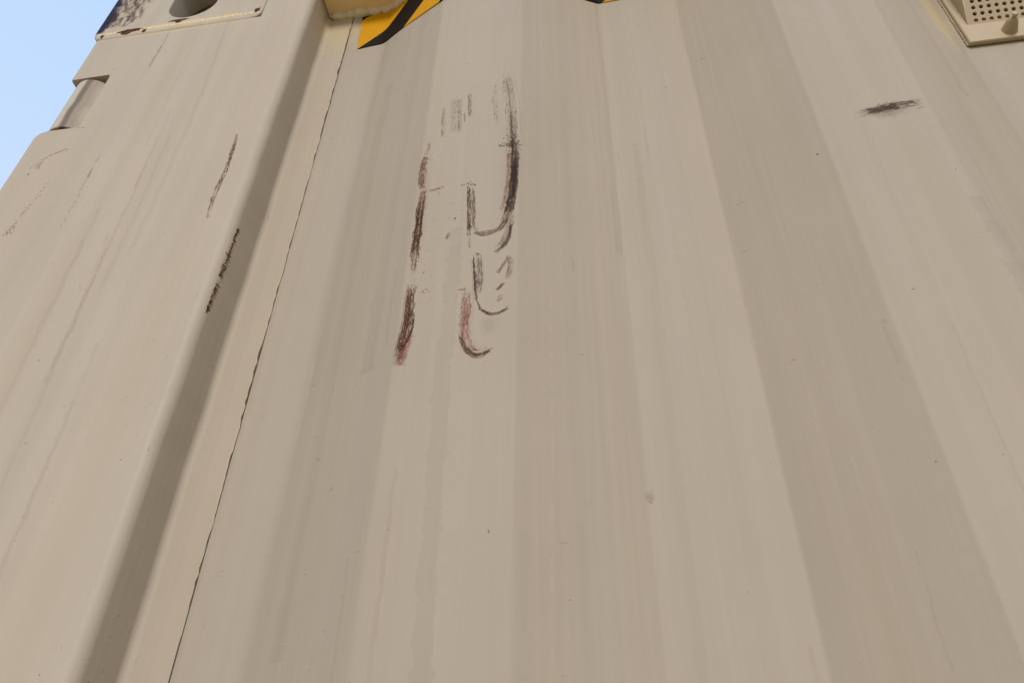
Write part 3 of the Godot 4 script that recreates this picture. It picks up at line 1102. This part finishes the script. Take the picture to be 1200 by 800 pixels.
func build_vent(box: Node3D) -> void:
	var b := Buf.new()
	var lo := Vector3(0.4902, EYE + 0.5895, 0.0004)
	var hi := Vector3(0.5570, EYE + 0.7420, 0.0044)
	bevel_box(b, lo, hi, 0.0007)
	var o := part("air_ventilator", b, M.vent, box, "small cream plastic air vent with a perforated hood")
	# hood: a sloping perforated face, a front, two cheeks and a top
	b = Buf.new()
	var x0 := 0.4960
	var x1 := 0.5512
	var base := Vector3(0, EYE + 0.6135, 0.0044)
	var slope := Vector3(0, 0.900, 0.437).normalized()
	var nrm := Vector3(0, -slope.z, slope.y)
	var pitch := 0.00585
	var cols := 8
	var rows := 7
	var edge := 0.0004
	var left := 0.5030 - pitch / 2
	var start := 0.0005
	# holes, each in a cell of its own
	for j in rows:
		for i in cols:
			var c := Vector3(left + pitch * (i + 0.5), 0, 0) + base + slope * (start + pitch * (j + 0.5))
			var sq := PackedVector3Array()
			var rim := PackedVector3Array()
			var lip := PackedVector3Array()
			var deep := PackedVector3Array()
			for k in 24:
				var a := TAU * k / 24.0
				var d := Vector2(cos(a), sin(a))
				var q := d / maxf(absf(d.x), absf(d.y)) * pitch / 2
				sq.append(c + Vector3(q.x, 0, 0) + slope * q.y)
				lip.append(c + Vector3(d.x, 0, 0) * 0.00182 + slope * d.y * 0.00182)
				rim.append(c + (Vector3(d.x, 0, 0) + slope * d.y) * 0.00160 - nrm * 0.0002)
				deep.append(c + (Vector3(d.x, 0, 0) + slope * d.y) * 0.00155 - nrm * 0.0018)
			loft(b, [sq, lip, rim, deep])
	var s_end := start + pitch * rows
	var full := 0.046
	var right := left + pitch * cols
	var at := func(x: float, s: float) -> Vector3: return Vector3(x, 0, 0) + base + slope * s
	b.quad(at.call(x0, 0.0), at.call(x0, full), at.call(left, full), at.call(left, 0.0))
	b.quad(at.call(right, 0.0), at.call(right, full), at.call(x1, full), at.call(x1, 0.0))
	b.quad(at.call(left, 0.0), at.call(left, start), at.call(right, start), at.call(right, 0.0))
	b.quad(at.call(left, s_end), at.call(left, full), at.call(right, full), at.call(right, s_end))
	var crest: Vector3 = at.call(0.0, full)
	var top := EYE + 0.728
	b.quad(Vector3(x0, crest.y, crest.z), Vector3(x0, top, crest.z), Vector3(x1, top, crest.z), Vector3(x1, crest.y, crest.z))
	b.quad(Vector3(x0, top, crest.z), Vector3(x0, top + 0.006, 0.0044), Vector3(x1, top + 0.006, 0.0044), Vector3(x1, top, crest.z))
	for s: Array in [[x0, 1], [x1, -1]]:
		var x: float = s[0]
		var ring: Array[Vector3] = [Vector3(x, base.y, 0.0044), Vector3(x, crest.y, crest.z), Vector3(x, top, crest.z), Vector3(x, top + 0.006, 0.0044)]
		if s[1] > 0:
			b.quad(ring[0], ring[3], ring[2], ring[1])
		else:
			b.quad(ring[0], ring[1], ring[2], ring[3])
	part("hood", b, M.vent, o, "", 30.0)
	# dark space behind the holes is closed by a back wall
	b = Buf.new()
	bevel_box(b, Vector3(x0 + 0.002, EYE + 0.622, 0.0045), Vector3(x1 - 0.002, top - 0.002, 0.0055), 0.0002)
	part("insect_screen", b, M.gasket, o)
	# moulded fixing boss with a rivet
	b = Buf.new()
	var foot := Vector3(0.5222, EYE + 0.5995, 0.0040)
	lathe(b, foot, Vector3(0, 0, 1), [Vector2(0.0062, 0), Vector2(0.0058, 0.0012), Vector2(0.0052, 0.0035), Vector2(0.0044, 0.0072), Vector2(0.0034, 0.0098), Vector2(0.0022, 0.0110), Vector2(0.0001, 0.0112)], 28)
	var boss := part("fixing_boss", b, M.knob, o)
	b = Buf.new()
	lathe(b, foot + Vector3(0.0004, 0.0002, 0.0109), Vector3(0, 0, 1), [Vector2(0.0014, 0), Vector2(0.0014, 0.0022), Vector2(0.0024, 0.0024), Vector2(0.0024, 0.0034), Vector2(0.0016, 0.0040), Vector2(0.0001, 0.0041)], 20)
	part("rivet", b, M.vent, boss)
	# smear of sealant squeezed out under the flange
	b = Buf.new()
	bead(b, PackedVector3Array([Vector3(0.4899, EYE + 0.70, 0.0006), Vector3(0.4899, EYE + 0.590, 0.0006)]), Vector3(-0.5, 0, 0.85).normalized(), 0.0009, 15, 0.4)
	part("sealant", b, M.knob, o)


func build_shell(box: Node3D) -> void:
	# the rest of the container, out of the picture
	var b := Buf.new()
	swept(b, corrugation(-0.0385, LEN - 0.55, 0.008, 2), [0.15, EYE + 0.80], -2.366, -1.0)
	part("far_side_panel", b, M.paint, box, "", 50.0)
	b = Buf.new()
	bevel_box(b, Vector3(-0.28, EYE + 0.853, -2.37), Vector3(LEN - 0.30, EYE + 0.861, -0.021), 0.001)
	part("roof", b, M.paint, box)
	b = Buf.new()
	bevel_box(b, Vector3(-0.2873, 0.02, -0.056), Vector3(-0.06, EYE + 0.868, -0.0555), 0.0001)
	bevel_box(b, Vector3(-0.27, 0.10, -2.30), Vector3(-0.19, 0.16, -0.06), 0.003)
	part("door_sill", b, M.paint, box)
	for k in 2:
		b = Buf.new()
		bevel_box(b, Vector3(-0.276, 0.17, -1.205 + 1.135 * k - 1.13), Vector3(-0.226, EYE + 0.74, -1.205 + 1.135 * k), 0.004)
		part("door_leaf", b, M.paint, box)
	b = Buf.new()
	bevel_box(b, Vector3(-0.2860, EYE + 0.755, -2.28), Vector3(-0.20, EYE + 0.866, -0.121), 0.004)
	part("door_header", b, M.paint, box)
	for x: float in [-0.2873, LEN - 0.52]:
		for z: float in [-2.43, -0.05]:
			if x < 0.0 and z > -1.0:
				continue
			b = Buf.new()
			bevel_box(b, Vector3(x, 0.02, z - 0.0 if z < -1.0 else z), Vector3(x + 0.22, EYE + 0.868, z + 0.12 if z < -1.0 else 0.036), 0.006)
			part("corner_post", b, M.paint, box)
	b = Buf.new()
	bevel_box(b, Vector3(-0.0655, 0.02, -0.03), Vector3(LEN - 0.521, 0.17, 0.042), 0.004)
	part("bottom_side_rail", b, M.paint, box)
	b = Buf.new()
	bevel_box(b, Vector3(-0.0655, 0.02, -2.40), Vector3(LEN - 0.521, 0.17, -2.33), 0.004)
	part("bottom_side_rail", b, M.paint, box)
	b = Buf.new()
	bevel_box(b, Vector3(LEN - 0.40, 0.02, -2.31), Vector3(LEN - 0.35, EYE + 0.84, -0.051), 0.004)
	part("end_wall", b, M.paint, box)
	b = Buf.new()
	bevel_box(b, Vector3(-0.28, 0.05, -2.33), Vector3(LEN - 0.36, 0.14, -0.031), 0.004)
	part("floor", b, M.paint, box)
